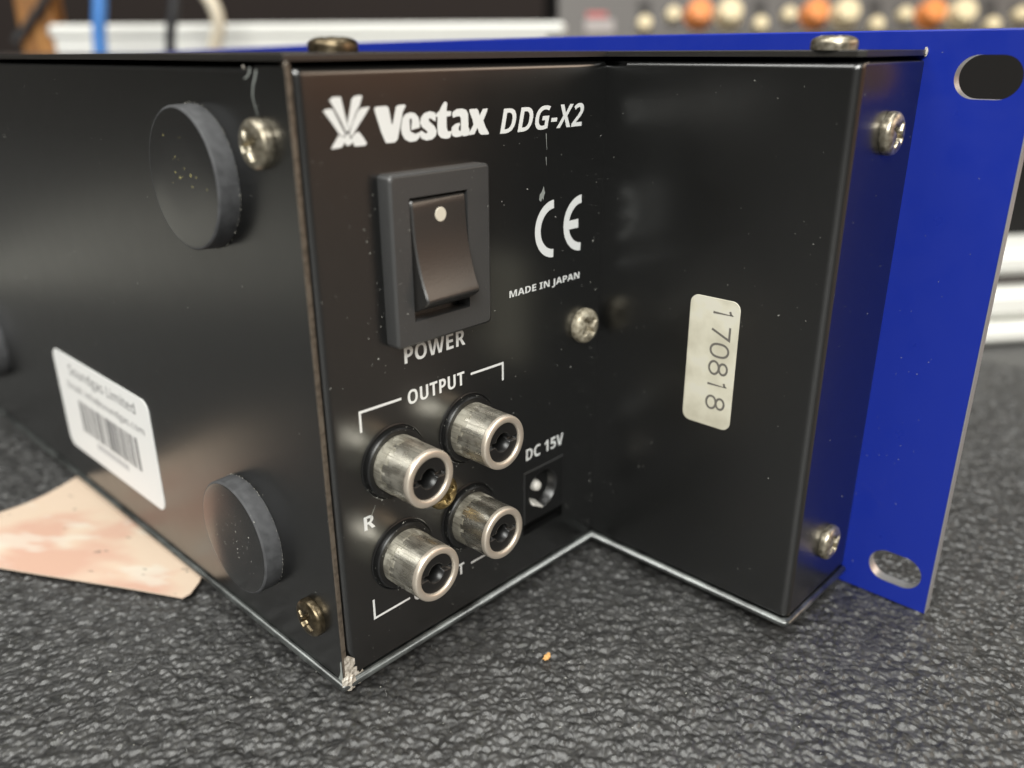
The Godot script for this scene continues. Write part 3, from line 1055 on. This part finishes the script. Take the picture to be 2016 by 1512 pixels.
func printing(unit: Node3D) -> void:
	var bold := text_font("Droid Sans", 700)
	var f := face_rear
	var w: Material = M.white_print
	var letters := {
		"v": [11.54, 79.51, 11.81, 79.71, 13.33, 79.73, 13.68, 79.55, 14.02, 77.63, 14.16, 77.62, 14.82, 79.6, 15.35, 79.77, 16.21, 79.75, 16.31, 79.6, 15.82, 78.91, 14.81, 75.79, 14.32, 75.48, 12.99, 75.49, 12.4, 76.75, 11.68, 78.93],
		"e": [15.53, 77.54, 15.71, 78.23, 16.21, 78.65, 16.96, 78.83, 17.7, 78.7, 18.22, 78.24, 18.39, 77.57, 18.39, 76.95, 16.99, 76.74, 17.12, 77.5, 17.19, 77.95, 17.02, 78.15, 16.82, 77.99, 16.8, 77.67, 16.85, 76.62, 17.62, 76.24, 18.36, 76.43, 18.28, 75.75, 17.7, 75.4, 16.74, 75.35, 15.95, 75.71, 15.52, 76.35, 15.39, 77.05],
		"s": [18.45, 77.47, 18.63, 78.12, 19.21, 78.62, 20.13, 78.8, 20.97, 78.59, 21.12, 78.24, 21.03, 77.58, 20.85, 77.59, 20.16, 77.96, 19.87, 77.87, 19.93, 77.64, 20.82, 76.97, 21.17, 76.38, 20.97, 75.77, 20.31, 75.4, 19.38, 75.34, 18.55, 75.66, 18.32, 76.03, 18.39, 76.48, 18.67, 76.56, 19.29, 76.21, 19.6, 76.22, 19.58, 76.43, 18.77, 76.99],
		"t": [22.61, 79.8, 22.97, 79.76, 23.07, 79.58, 22.92, 78.68, 23.76, 78.6, 23.59, 78.05, 23.19, 78.02, 22.89, 78, 22.86, 76.69, 23.06, 76.2, 23.65, 76.19, 23.64, 75.85, 23.37, 75.39, 22.7, 75.31, 21.83, 75.48, 21.34, 75.95, 21.28, 76.79, 21.37, 78, 21.09, 78.17, 21.15, 78.42, 21.69, 78.74, 22.16, 79.36],
		"a": [23.86, 78.2, 24.02, 78.55, 24.7, 78.83, 25.68, 78.84, 26.35, 78.65, 26.67, 78.16, 26.69, 76.45, 26.89, 76.17, 26.71, 75.48, 25.86, 75.39, 25.48, 75.54, 25.1, 75.41, 24.34, 75.39, 23.82, 75.6, 23.62, 76.11, 23.76, 76.68, 24.41, 77.05, 25.16, 77.14, 25.24, 76.86, 24.99, 76.68, 24.93, 76.29, 25.12, 76.1, 25.32, 76.19, 25.36, 77.17, 25.36, 77.7, 25.15, 77.94, 24.74, 77.94, 23.99, 77.8],
		"x": [26.88, 78.52, 26.97, 78.71, 28.28, 78.71, 28.56, 78.43, 28.76, 77.83, 29.35, 78.61, 30.02, 78.65, 30.26, 78.64, 30.14, 78.3, 29.42, 77.15, 29.8, 76.36, 30.43, 75.5, 30.33, 75.34, 28.98, 75.39, 28.59, 75.66, 28.33, 76.33, 27.75, 75.55, 26.79, 75.47, 26.76, 75.75, 27.6, 76.77, 27.46, 77.31],
	}
	for k in letters:
		var st := begin()
		print_shape(st, poly(letters[k]), 0.02)
		obj("lettering", st, w, unit, f)
	var strokes := [
		[4.41, 79.58, 4.81, 79.76, 5.70, 79.77, 6.5, 78.26, 7.2, 76.9, 7.0, 76.64, 6.39, 76.96, 5.41, 78.33],
		[5.36, 80.71, 5.85, 81.01, 6.95, 81.01, 7.31, 79.25, 7.55, 78.02, 7.54, 77.26, 7.36, 77.04, 6.76, 78.35, 5.96, 79.76],
		[8.4, 80.68, 8.79, 80.99, 9.58, 81.07, 9.96, 80.97, 9.48, 79.94, 8.92, 79.26, 7.76, 77.25, 7.58, 77.26, 7.6, 78.11, 8.05, 79.49],
		[9.14, 79.34, 9.57, 79.65, 10.94, 79.78, 10.38, 79.09, 9.3, 77.96, 8.22, 76.75, 7.83, 76.64, 7.8, 76.98, 8.26, 77.98],
		[5.09, 75.41, 5.27, 75.73, 6.26, 76.88, 7.06, 76.56, 7.45, 76.97, 7.72, 76.94, 7.77, 76.51, 8.28, 76.07, 8.02, 75.85, 7.69, 75.64, 7.27, 75.65, 7.01, 76.02, 6.7, 75.62, 6.36, 75.47],
		[8.44, 76.81, 8.73, 77, 9.13, 77.07, 9.66, 76.45, 10.17, 75.69, 9.89, 75.47, 8.35, 75.47, 8.18, 75.99, 8.0, 76.48]]
	var mark := begin()
	for i in strokes.size(): print_shape(mark, poly(strokes[i]), 0.016 + 0.004 * i)
	obj("emblem", mark, w, unit, f)
	lettering("lettering", "DDG-X2", bold, 32.55, 50.75, 75.25, 78.5, 0.02, w, unit, f, 0.26)
	# the two round-backed conformity letters
	for k in 2:
		var cx := 44.05 if k == 0 else 50.55
		var cy := 60.72
		var arc := PackedVector2Array()
		var inner := PackedVector2Array()
		for i in 25:
			var a := deg_to_rad(lerpf(92, 268, i / 24.0))
			arc.append(Vector2(cx + 4.33 * cos(a), cy + 4.35 * sin(a)))
			inner.append(Vector2(cx + 3.07 * cos(a), cy + 3.09 * sin(a)))
		inner.reverse()
		arc.append_array(inner)
		var st := begin()
		print_shape(st, arc, 0.02)
		if k == 1: print_shape(st, poly([47.2, 60.05, 49.75, 60.05, 49.75, 61.4, 47.2, 61.4]), 0.024)
		obj("lettering", st, w, unit, f)
	lettering("lettering", "MADE IN JAPAN", bold, 34.2, 50.35, 51.6, 52.95, 0.02, w, unit, f)
	lettering("lettering", "POWER", bold, 14.0, 25.1, 47.0, 49.35, 0.02, w, unit, f)
	lettering("lettering", "OUTPUT", bold, 14.2, 24.75, 41.0, 43.1, 0.02, w, unit, f)
	lettering("lettering", "OUTPUT", bold, 13.4, 23.6, 9.6, 11.6, 0.02, w, unit, f)
	lettering("lettering", "DC 15V", bold, 37.85, 47.1, 23.75, 25.85, 0.02, w, unit, f)
	lettering("lettering", "R", bold, 5.5, 7.35, 25.1, 27.2, 0.02, w, unit, f)
	for b in [[6.2, 39.6, 6.2, 42.45, 13.1, 42.3], [26.0, 42.25, 32.65, 42.15, 32.65, 39.4], [6.1, 13.7, 6.1, 10.55, 12.6, 10.6], [25.1, 10.65, 29.0, 10.65]]:
		var st := begin()
		ribbon(st, poly(b), 0.36, 0.36, 0.02)
		obj("bracket_line", st, w, unit, f)


func print_shape(st: SurfaceTool, p: PackedVector2Array, n: float) -> void:
	flat(st)
	p = ccw(p)
	var idx := Geometry2D.triangulate_polygon(p)
	if idx.is_empty(): print("no triangles ", p)
	for i in range(0, idx.size(), 3):
		var a := p[idx[i]]
		var b := p[idx[i + 1]]
		var c := p[idx[i + 2]]
		if (b - a).cross(c - a) < 0: tri(st, Vector3(a.x, a.y, n), Vector3(c.x, c.y, n), Vector3(b.x, b.y, n))
		else: tri(st, Vector3(a.x, a.y, n), Vector3(b.x, b.y, n), Vector3(c.x, c.y, n))


func stickers(unit: Node3D) -> void:
	# number sticker
	var st := begin()
	plate(st, rounded(17.55, 31.15, 25.9, 51.6, 1.35, 7), 0.0, 0.14, 0.03)
	var s := obj("number_sticker", st, M.sticker_cream, unit, face_side)
	tag(s, "small cream sticker printed 170818")
	var at := 49.95
	for d in [1, 7, 0, 8, 1, 8]:
		st = begin()
		# each figure is written upright in (x right, y up) and laid on its side: up becomes +x, right becomes -y
		var w := 0.36
		var lines := []
		if d == 1: lines = [[[0.25, 2.75], [0.75, 2.95], [0.80, 3.1], [0.80, 0.0]]]
		elif d == 7: lines = [[[-0.15, 3.0], [1.85, 3.0], [0.55, 0.0]]]
		for l in lines:
			var p := PackedVector2Array()
			for q in l: p.append(Vector2(21.55 + q[1], at + 0.3 - q[0]))
			ribbon(st, p, w, w, 0.155)
		if d == 0:
			var p := PackedVector2Array()
			for k in 32:
				var a := TAU * k / 32.0
				p.append(Vector2(21.55 + 1.55 + 1.5 * signf(cos(a)) * pow(absf(cos(a)), 0.75), at + 0.3 - 0.9 - 1.02 * sin(a)))
			ribbon(st, p, w, w, 0.155, true)
		if d == 8:
			ribbon(st, ring(21.55 + 0.88, at - 0.6, 0.82, 1.02), w, w, 0.155, true)
			ribbon(st, ring(21.55 + 2.42, at - 0.6, 0.68, 0.86), w, w, 0.158, true)
		obj("digit", st, M.number_ink, s)
		at -= 2.83
	# barcode label on the base plate
	st = begin()
	plate(st, rounded(-94.6, 9.7, -51.8, 31.0, 2.2, 8), 0.0, 0.12, 0.03)
	var l := obj("barcode_label", st, M.label_white, unit, face_left)
	tag(l, "white label with two lines of text and a barcode")
	var sans := text_font("Droid Sans", 400)
	lettering("lettering", "Soundgas Limited", sans, -87.0, -57.4, 26.4, 29.3, 0.135, M.label_ink, l, Transform3D.IDENTITY)
	lettering("lettering", "Email: info@soundgas.com", sans, -89.2, -55.0, 23.3, 25.3, 0.135, M.label_ink, l, Transform3D.IDENTITY)
	st = begin()
	var x := -85.3
	while x < -58.8:
		var wide: float = [0.35, 0.35, 0.7, 1.0][rng.randi() % 4]
		ribbon(st, PackedVector2Array([Vector2(x + wide / 2, 15.3), Vector2(x + wide / 2, 22.0)]), wide, wide, 0.135)
		x += wide + [0.4, 0.4, 0.8][rng.randi() % 3]
	obj("barcode", st, M.label_ink, l)
	st = begin()
	x = -79.0
	while x < -65.4:
		ribbon(st, PackedVector2Array([Vector2(x, 13.2), Vector2(x, 14.5)]), 0.8, 0.8, 0.135)
		x += 1.2
	obj("small_print", st, M.label_pale_ink, l)


func wear(unit: Node3D) -> void:
	# bare metal where the corner was knocked
	var st := begin()
	print_shape(st, poly([0.35, 6.9, 1.0, 7.0, 1.6, 6.45, 2.1, 5.95, 2.1, 5.04, 1.71, 4.66, 2.4, 4.38, 2.3, 3.64, 2.59, 3.48, 2.77, 3.05, 3.25, 3.4, 3.41, 3.0, 3.9, 2.7, 3.6, 2.5, 2.4, 2.52, 0.5, 2.5, 0.3, 4.0]), 0.03)
	var chip := obj("chipped_corner", st, M.bare_metal, unit, face_rear)
	tag(chip, "bare chipped metal at the bottom corner")
	st = begin()
	rough_lump(st, Vector3(0.15, 2.6, -0.7), Vector3(0.75, 1.5, 1.3), 5)
	rough_lump(st, Vector3(0.2, 2.05, -2.2), Vector3(0.45, 0.55, 1.4), 6)
	obj("chipped_corner", st, M.bare_metal, unit)
	st = begin()
	print_shape(st, poly([-0.15, 6.6, -0.5, 6.0, -0.55, 4.6, -0.9, 3.6, -1.3, 2.9, -1.2, 2.4, -0.1, 2.4]), 0.02)
	obj("chipped_corner", st, M.scratch, unit, face_left)
	# scratches by the upper screw
	for c in [[-6.9, 84.15, -7.05, 83.7, -7.6, 83.2, -8.4, 82.95], [-5.6, 83.9, -5.95, 83.2, -6.6, 82.3, -6.95, 81.2, -6.7, 80.1, -6.3, 79.1]]:
		st = begin()
		ribbon(st, poly(c), 0.34, 0.12, 0.02)
		obj("scratch", st, M.scratch, unit, face_left)
	for c in [[42.0, 74.7, 42.2, 72.4], [42.05, 71.4, 42.15, 70.2], [6.6, 26.6, 7.6, 28.3]]:
		st = begin()
		ribbon(st, poly(c), 0.16, 0.06, 0.02)
		obj("scratch", st, M.scratch, unit, face_rear)
	st = begin()
	print_shape(st, poly([40.6, 65.4, 40.75, 66.2, 41.15, 66.5, 41.6, 67.3, 41.75, 66.6, 41.9, 66.3, 41.65, 65.9, 41.55, 65.2, 41.3, 65.6, 41.0, 65.1]), 0.02)
	obj("scratch", st, M.scratch, unit, face_rear)
	for c in [[Vector3(STEP + 0.1, 85.3, -DEEP + 0.25), Vector3(0.3, 0.7, 0.3)], [Vector3(-0.05, 84.7, -0.3), Vector3(0.1, 0.22, 0.22)], [Vector3(-8.8, 84.2, -0.3), Vector3(0.18, 0.2, 0.15)]]:
		st = begin()
		rough_lump(st, c[0], c[1], 8)
		obj("chipped_edge", st, M.bare_metal, unit)
	# dust
	dust(unit, face_left, func(): return Vector2(rng.randf_range(-110, 0), rng.randf_range(5, 83)), 130, 0.042, 0.012)
	dust(unit, face_rear, func(): return Vector2(rng.randf_range(2, 55), rng.randf_range(4, 83)), 330, 0.036, 0.01)
	dust(unit, face_rear, func(): return Vector2(absf(rng.randfn(0, 2.0)) + 8.4, rng.randf_range(48, 70)), 24, 0.06, 0.01)
	dust(unit, face_rear, func(): return Vector2(54.5 + rng.randfn(0, 0.8), rng.randf_range(5, 75)), 60, 0.04, 0.01)
	dust(unit, face_side, func(): return Vector2(rng.randf_range(0, 37), rng.randf_range(4, 83)), 120, 0.04, 0.01)
	dust(unit, face_narrow, func(): return Vector2(rng.randf_range(57, 76), rng.randf_range(4, 83)), 40, 0.04, 0.01)
	dust(unit, face_blue, func(): return Vector2(rng.randf_range(39, 52), rng.randf_range(1, 87)), 34, 0.05, 0.01)
	dust(unit, moved(face_rear, 0, 0, 2.2), func(): return Vector2([rng.randf_range(11.8, 14.2), rng.randf_range(24.3, 28.0)][rng.randi() % 2], rng.randf_range(50.5, 71.5)), 50, 0.036, 0.0)
	dust(unit, moved(face_rear, 0, 0, 1.9), func(): return Vector2(rng.randf_range(11.9, 28.0), rng.randf_range(71.3, 71.9)), 70, 0.05, 0.02)
	dust(unit, moved(face_left, -21.2, 70.9, 2.86), func(): return Vector2(rng.randfn(1.0, 2.6), rng.randfn(1.6, 2.2)), 18, 0.07, 0.0, M.yellow_dust)
	dust(unit, moved(face_left, -21.7, 18.6, 2.86), func(): return Vector2(rng.randfn(1.5, 3.0), rng.randfn(0.0, 3.0)), 40, 0.06, 0.0)
	for f in [[-21.2, 70.9], [-21.7, 18.6]]:      # fluff round the feet
		dust(unit, moved(face_left, f[0], f[1], 0.0), func(): return Vector2.from_angle(rng.randf_range(-1.5, 2.6)) * rng.randf_range(8.9, 9.2), 170, 0.045, 0.08, M.fluff)
	for j in [[11.2, 33.6], [24.7, 34.0], [11.7, 18.7], [24.8, 19.3]]:
		dust(unit, moved(face_rear, j[0], j[1], 0.0), func(): return Vector2.from_angle(rng.randf() * TAU) * rng.randf_range(4.2, 5.6), 45, 0.06, 0.5)


func rough_lump(st: SurfaceTool, at: Vector3, half: Vector3, seed_: int) -> void:
	flat(st)
	var nz := noise(0.9, seed_, 3)
	var v := func(i: int, k: int) -> Vector3:
		var t := PI * i / 8.0
		var a := TAU * (k % 14) / 14.0
		var d := Vector3(sin(t) * cos(a), cos(t), sin(t) * sin(a))
		return at + d * half * (0.85 + 0.45 * nz.get_noise_3dv(d * 2.0 + at))
	for i in 8:
		for k in 14:
			quad(st, v.call(i, k), v.call(i, k + 1), v.call(i + 1, k + 1), v.call(i + 1, k))


func dust(unit: Node3D, xf: Transform3D, place: Callable, count: int, size: float, n: float, m: Material = null) -> void:
	var st := begin()
	flat(st)
	for i in count:
		var c: Vector2 = place.call()
		var s := size * exp(rng.randfn(0, 0.45)) * (1.7 if rng.randf() < 0.03 else 1.0)
		var a := rng.randf() * TAU
		var long := rng.randf_range(1.0, 2.4)
		var p := []
		for k in 3: p.append(c + Vector2(cos(TAU * k / 3.0) * s * long, sin(TAU * k / 3.0) * s).rotated(a))
		var h := n + rng.randf() * n
		var tip := Vector3(c.x, c.y, h + s * 0.6)
		for k in 3:
			var q: Vector2 = p[k]
			var r: Vector2 = p[(k + 1) % 3]
			tri(st, Vector3(q.x, q.y, h), Vector3(r.x, r.y, h), tip)
	tag(obj("dust_specks", st, m if m else M.dust, unit, xf), "", "", "", "stuff")


# ---------------------------------------------------------------- small things on the cloth
func build_small_things() -> void:
	# card lying partly under the unit
	var st := begin()
	flat(st)
	var a := Vector3(-36.5, 0, -2.5)
	var b := Vector3(-38.6, 0, 5.0)
	var along := Vector3(-0.872, 0, 0.489)
	var back := Vector3(-0.497, 0, -0.868)
	var corner := b
	var n := 16
	var p := func(i: int, j: int, h: float) -> Vector3:
		var u := 50.0 * i / n
		var v := 34.0 * j / n
		var q := corner + along * u + back * v + Vector3(0.07 * v, 0, 0)
		if i == 0: q += Vector3(0.8 * sin(j * 1.7), 0, 0.4 * sin(j * 2.3))
		q += along * 18.0 * pow(1.0 - v / 34.0, 3.0) * pow(u / 50.0, 3.0)
		q.y = 0.5 + 0.9 * pow(u / 50.0, 2.0) * (1.0 - v / 34.0) + 0.25 * sin(u * 0.11 + 0.6) + 0.18 * sin(v * 0.2) + h
		return q
	for i in n:
		for j in n:
			for side in 2:
				var h := 0.28 if side == 0 else 0.0
				var k := [[i, j], [i + 1, j], [i + 1, j + 1], [i, j + 1]]
				if side == 0: k.reverse()
				for idx in [[0, 1, 2], [0, 2, 3]]:
					for t in [0, 2, 1]:
						var e: Array = k[idx[t]]
						st.set_uv(Vector2(float(e[0]) / n, float(e[1]) / n))
						st.add_vertex(p.call(e[0], e[1], h) * MM)
	for i in n:
		quad(st, p.call(i + 1, 0, 0.0), p.call(i, 0, 0.0), p.call(i, 0, 0.28), p.call(i + 1, 0, 0.28))
		quad(st, p.call(0, i, 0.0), p.call(0, i + 1, 0.0), p.call(0, i + 1, 0.28), p.call(0, i, 0.28))
		quad(st, p.call(i, n, 0.0), p.call(i + 1, n, 0.0), p.call(i + 1, n, 0.28), p.call(i, n, 0.28))
		quad(st, p.call(n, i + 1, 0.0), p.call(n, i, 0.0), p.call(n, i, 0.28), p.call(n, i + 1, 0.28))
	tag(obj("card", st, M.card), "beige and pink stained card lying flat at the foot of the black unit", "card")
	# sliver of wood
	st = begin()
	rough_lump(st, Vector3.ZERO, Vector3(0.55, 0.35, 1.05), 12)
	var c := obj("wood_crumb", st, M.orange_wood)
	c.position = Vector3(15.1, 0.25, -26.2) * MM
	c.rotation.y = 0.25
	tag(c, "tiny orange crumb on the cloth in front of the unit", "crumb")


# ---------------------------------------------------------------- things behind
func behind(r: float, y: float, d: float) -> Vector3:      # the table's back row stands square to this direction, d millimetres away
	return Vector3(83.19, 0, 52.48) + Vector3(-0.6905, 0, -0.7233) * d + Vector3(0.7247, 0, -0.6891) * r + Vector3(0, y, 0)


func back_frame(r: float, d: float, turn := 0.0) -> Transform3D:
	return Transform3D(Basis(Vector3.UP, deg_to_rad(43.67 + turn)), behind(r, 0, d) * MM)


func build_background() -> void:
	var st := begin()
	block(st, Vector3(-1500, -100, -60), Vector3(1500, 900, 0), 1.0)
	tag(obj("back_wall", st, M.dark_wall, self, back_frame(0, 1150)), "very dark brown wall behind the table", "", "", "structure")
	# white case with a rounded lid
	var w := group_node("white_case", self, back_frame(-105, 480))
	st = begin()
	block(st, Vector3(-135, 0, -90), Vector3(124, 92.45, -0.25), 0.4)
	obj("body", st, M.white_shell, w)
	st = begin()
	lid(st, -138, 134, 92.5, 99.6, -95, 0)
	obj("lid", st, M.white_shell, w)
	tag(w, "long low white case out of focus behind the black unit", "case")
	# cables
	st = begin()
	tube(st, spline([behind(-194, -0.2 + 3.5, 428), behind(-195, 45, 429), behind(-193.8, 88, 430), behind(-190, 112, 431), behind(-183, 170, 440), behind(-210, 260, 470), behind(-400, 250, 520), behind(-560, 4, 560)]), 3.2)
	tag(obj("blue_cable", st, M.blue_rubber), "blue cable hanging in front of the white case", "cable")
	st = begin()
	tube(st, spline([behind(-163, 2.5, 428), behind(-162, 45, 429), behind(-160.6, 88, 430), behind(-155.5, 110, 431), behind(-146, 170, 440), behind(-180, 280, 470), behind(-400, 270, 530), behind(-575, 3, 580)]), 2.5)
	tag(obj("black_cable", st, M.black_rubber), "thin black cable between the blue and the cream cable", "cable")
	st = begin()
	tube(st, spline([behind(-147, 3, 428), behind(-144, 50, 429), behind(-140, 86, 430), behind(-137.4, 94, 430), behind(-136.6, 100, 430), behind(-138.5, 106.5, 431), behind(-146, 120, 436), behind(-160, 170, 440), behind(-230, 280, 470), behind(-420, 270, 540), behind(-590, 3, 600)]), 3.1)
	tag(obj("cream_cable", st, M.cream_rubber), "cream cable bending in front of the white case", "cable")
	# wooden post
	st = begin()
	block(st, Vector3(-10.5, -0.5, -20), Vector3(10.5, 420, 0), 1.5)
	var post := group_node("wooden_post", self, back_frame(-290, 560, 8.0))
	post.rotation.z = -0.01
	obj("upright", st, M.post_wood, post)
	st = begin()
	tube(st, [Vector3(-12, 92, 5), Vector3(0, 106, 3), Vector3(14, 121, 5), Vector3(30, 140, 4)], 2.6)
	obj("dark_strap", st, M.black_rubber, post)
	tag(post, "orange brown wooden post at the far left", "post")
	# mixing desk: dark body, sloping grey face with rows of knobs
	var desk := group_node("mixing_desk", self, back_frame(28, 535))
	st = begin()
	flat(st)
	for s in [[0.0, 0.6], [420.0, -0.6]]: pass
	var prof := [Vector2(0, 0), Vector2(0, 88), Vector2(-46, 190), Vector2(-220, 205), Vector2(-220, 0)]
	for i in prof.size():
		var a: Vector2 = prof[i]
		var b: Vector2 = prof[(i + 1) % prof.size()]
		quad(st, Vector3(0, a.y, a.x), Vector3(420, a.y, a.x), Vector3(420, b.y, b.x), Vector3(0, b.y, b.x))
	for x in [0.0, 420.0]:
		for i in [1, 2, 3]:
			var t := [Vector3(x, prof[0].y, prof[0].x), Vector3(x, prof[i].y, prof[i].x), Vector3(x, prof[i + 1].y, prof[i + 1].x)]
			if x > 1.0: t.reverse()
			tri(st, t[0], t[1], t[2])
	obj("cabinet", st, M.desk_black, desk)
	# the face: its own axes are right and up the slope
	var tilt := atan2(46.0, 102.0)
	var face := Transform3D(Basis(Vector3(1, 0, 0), -tilt), Vector3(0, 88, 0) * MM)
	st = begin()
	block(st, Vector3(0.5, 0.5, 0.1), Vector3(419.5, 111, 1.4), 0.3)
	var panel := obj("control_face", st, M.desk_grey, desk, face)
	var up := func(y: float) -> float: return (y - 88.0) / cos(tilt)
	st = begin()
	block(st, Vector3(17, up.call(103.2), 1.45), Vector3(29, up.call(105.8), 1.6), 0.02)
	obj("red_label", st, M.red_print, panel)
	st = begin()
	block(st, Vector3(16, up.call(95), 1.45), Vector3(33, up.call(102), 1.6), 0.02)
	obj("pale_label", st, M.pale_print, panel)
	var big := begin()
	lathe(big, [Vector2(8.0, 0), Vector2(8.0, 1.6), Vector2(7.2, 2.2), Vector2(6.8, 9), Vector2(6.2, 10.2), Vector2(0, 10.6)], 32)
	big.generate_normals()
	var bigmesh := big.commit()
	var small := begin()
	lathe(small, [Vector2(4.4, 0), Vector2(4.2, 4), Vector2(3.7, 5.6), Vector2(0, 6)], 28)
	small.generate_normals()
	var smallmesh := small.commit()
	for c in 6:
		var x0 := 51.0 + 67.6 * c
		st = begin()
		block(st, Vector3(x0 - 4, up.call(101), 1.45), Vector3(x0 + 4, up.call(112), 1.7), 0.05)
		obj("fader_slot", st, M.slot_black, panel)
		st = begin()
		block(st, Vector3(x0 + 12.5, up.call(104.5), 1.45), Vector3(x0 + 20.5, up.call(108.5), 1.7), 0.05)
		obj("fader_slot", st, M.slot_black, panel)
		for k in [[x0 - 0.5, 98.4 - 0.6 * c, smallmesh, M.cream_cap, "small_knob"], [x0 + 16.3, 103.2 - 0.4 * c, smallmesh, M.cream_cap, "small_knob"], [x0 + 31.0, 103.0 - 0.4 * c, bigmesh, M.orange_cap, "orange_knob"], [x0 + 48.6, 102.9 - 0.4 * c, bigmesh, M.cream_cap, "cream_knob"]]:
			for row in 2:
				var o := MeshInstance3D.new()
				o.name = k[4]
				o.mesh = k[2]
				o.material_override = k[3]
				o.position = Vector3(k[0], up.call(k[1] + 38.0 * row), 1.4) * MM
				panel.add_child(o, true)
	tag(desk, "grey mixing desk with rows of orange and cream knobs, out of focus at the back", "mixing desk")
	# white ridged base with a black body behind the ear of the blue panel
	var box := group_node("equipment_box", self, back_frame(104, 246, 9.0))
	st = begin()
	lid(st, 0, 190, -0.2, 5.9, -40, 5)
	lid(st, 0, 190, 6.6, 16.5, -40, 2)
	obj("white_base", st, M.white_shell, box)
	st = begin()
	lid(st, 0, 190, 20.2, 28.0, -40, 0)
	obj("white_ledge", st, M.white_shell, box)
	st = begin()
	block(st, Vector3(2, 16.6, -42), Vector3(188, 20.1, -4), 0.5)
	obj("groove", st, M.desk_grey, box)
	st = begin()
	block(st, Vector3(0, 28.2, -100), Vector3(190, 90, -22), 1.5)
	obj("body", st, M.desk_black, box)
	tag(box, "black equipment with white ridged base behind the blue ear", "equipment")
	# sheet of paper beyond the left edge; the base plate mirrors it
	st = begin()
	plate(st, poly([-310, -25, -150, -140, -230, -340, -520, -180]), 0.3, 0.6)
	tag(obj("paper_sheet", st, M.paper, self, upright), "white paper sheet lying on the cloth left of the unit", "paper")


func lid(st: SurfaceTool, x0: float, x1: float, y0: float, y1: float, z0: float, z1: float) -> void:      # a bar with a well rounded front
	var r := (y1 - y0) / 2.0
	block(st, Vector3(x0, y0, z0), Vector3(x1, y1, z1), r * 0.55)
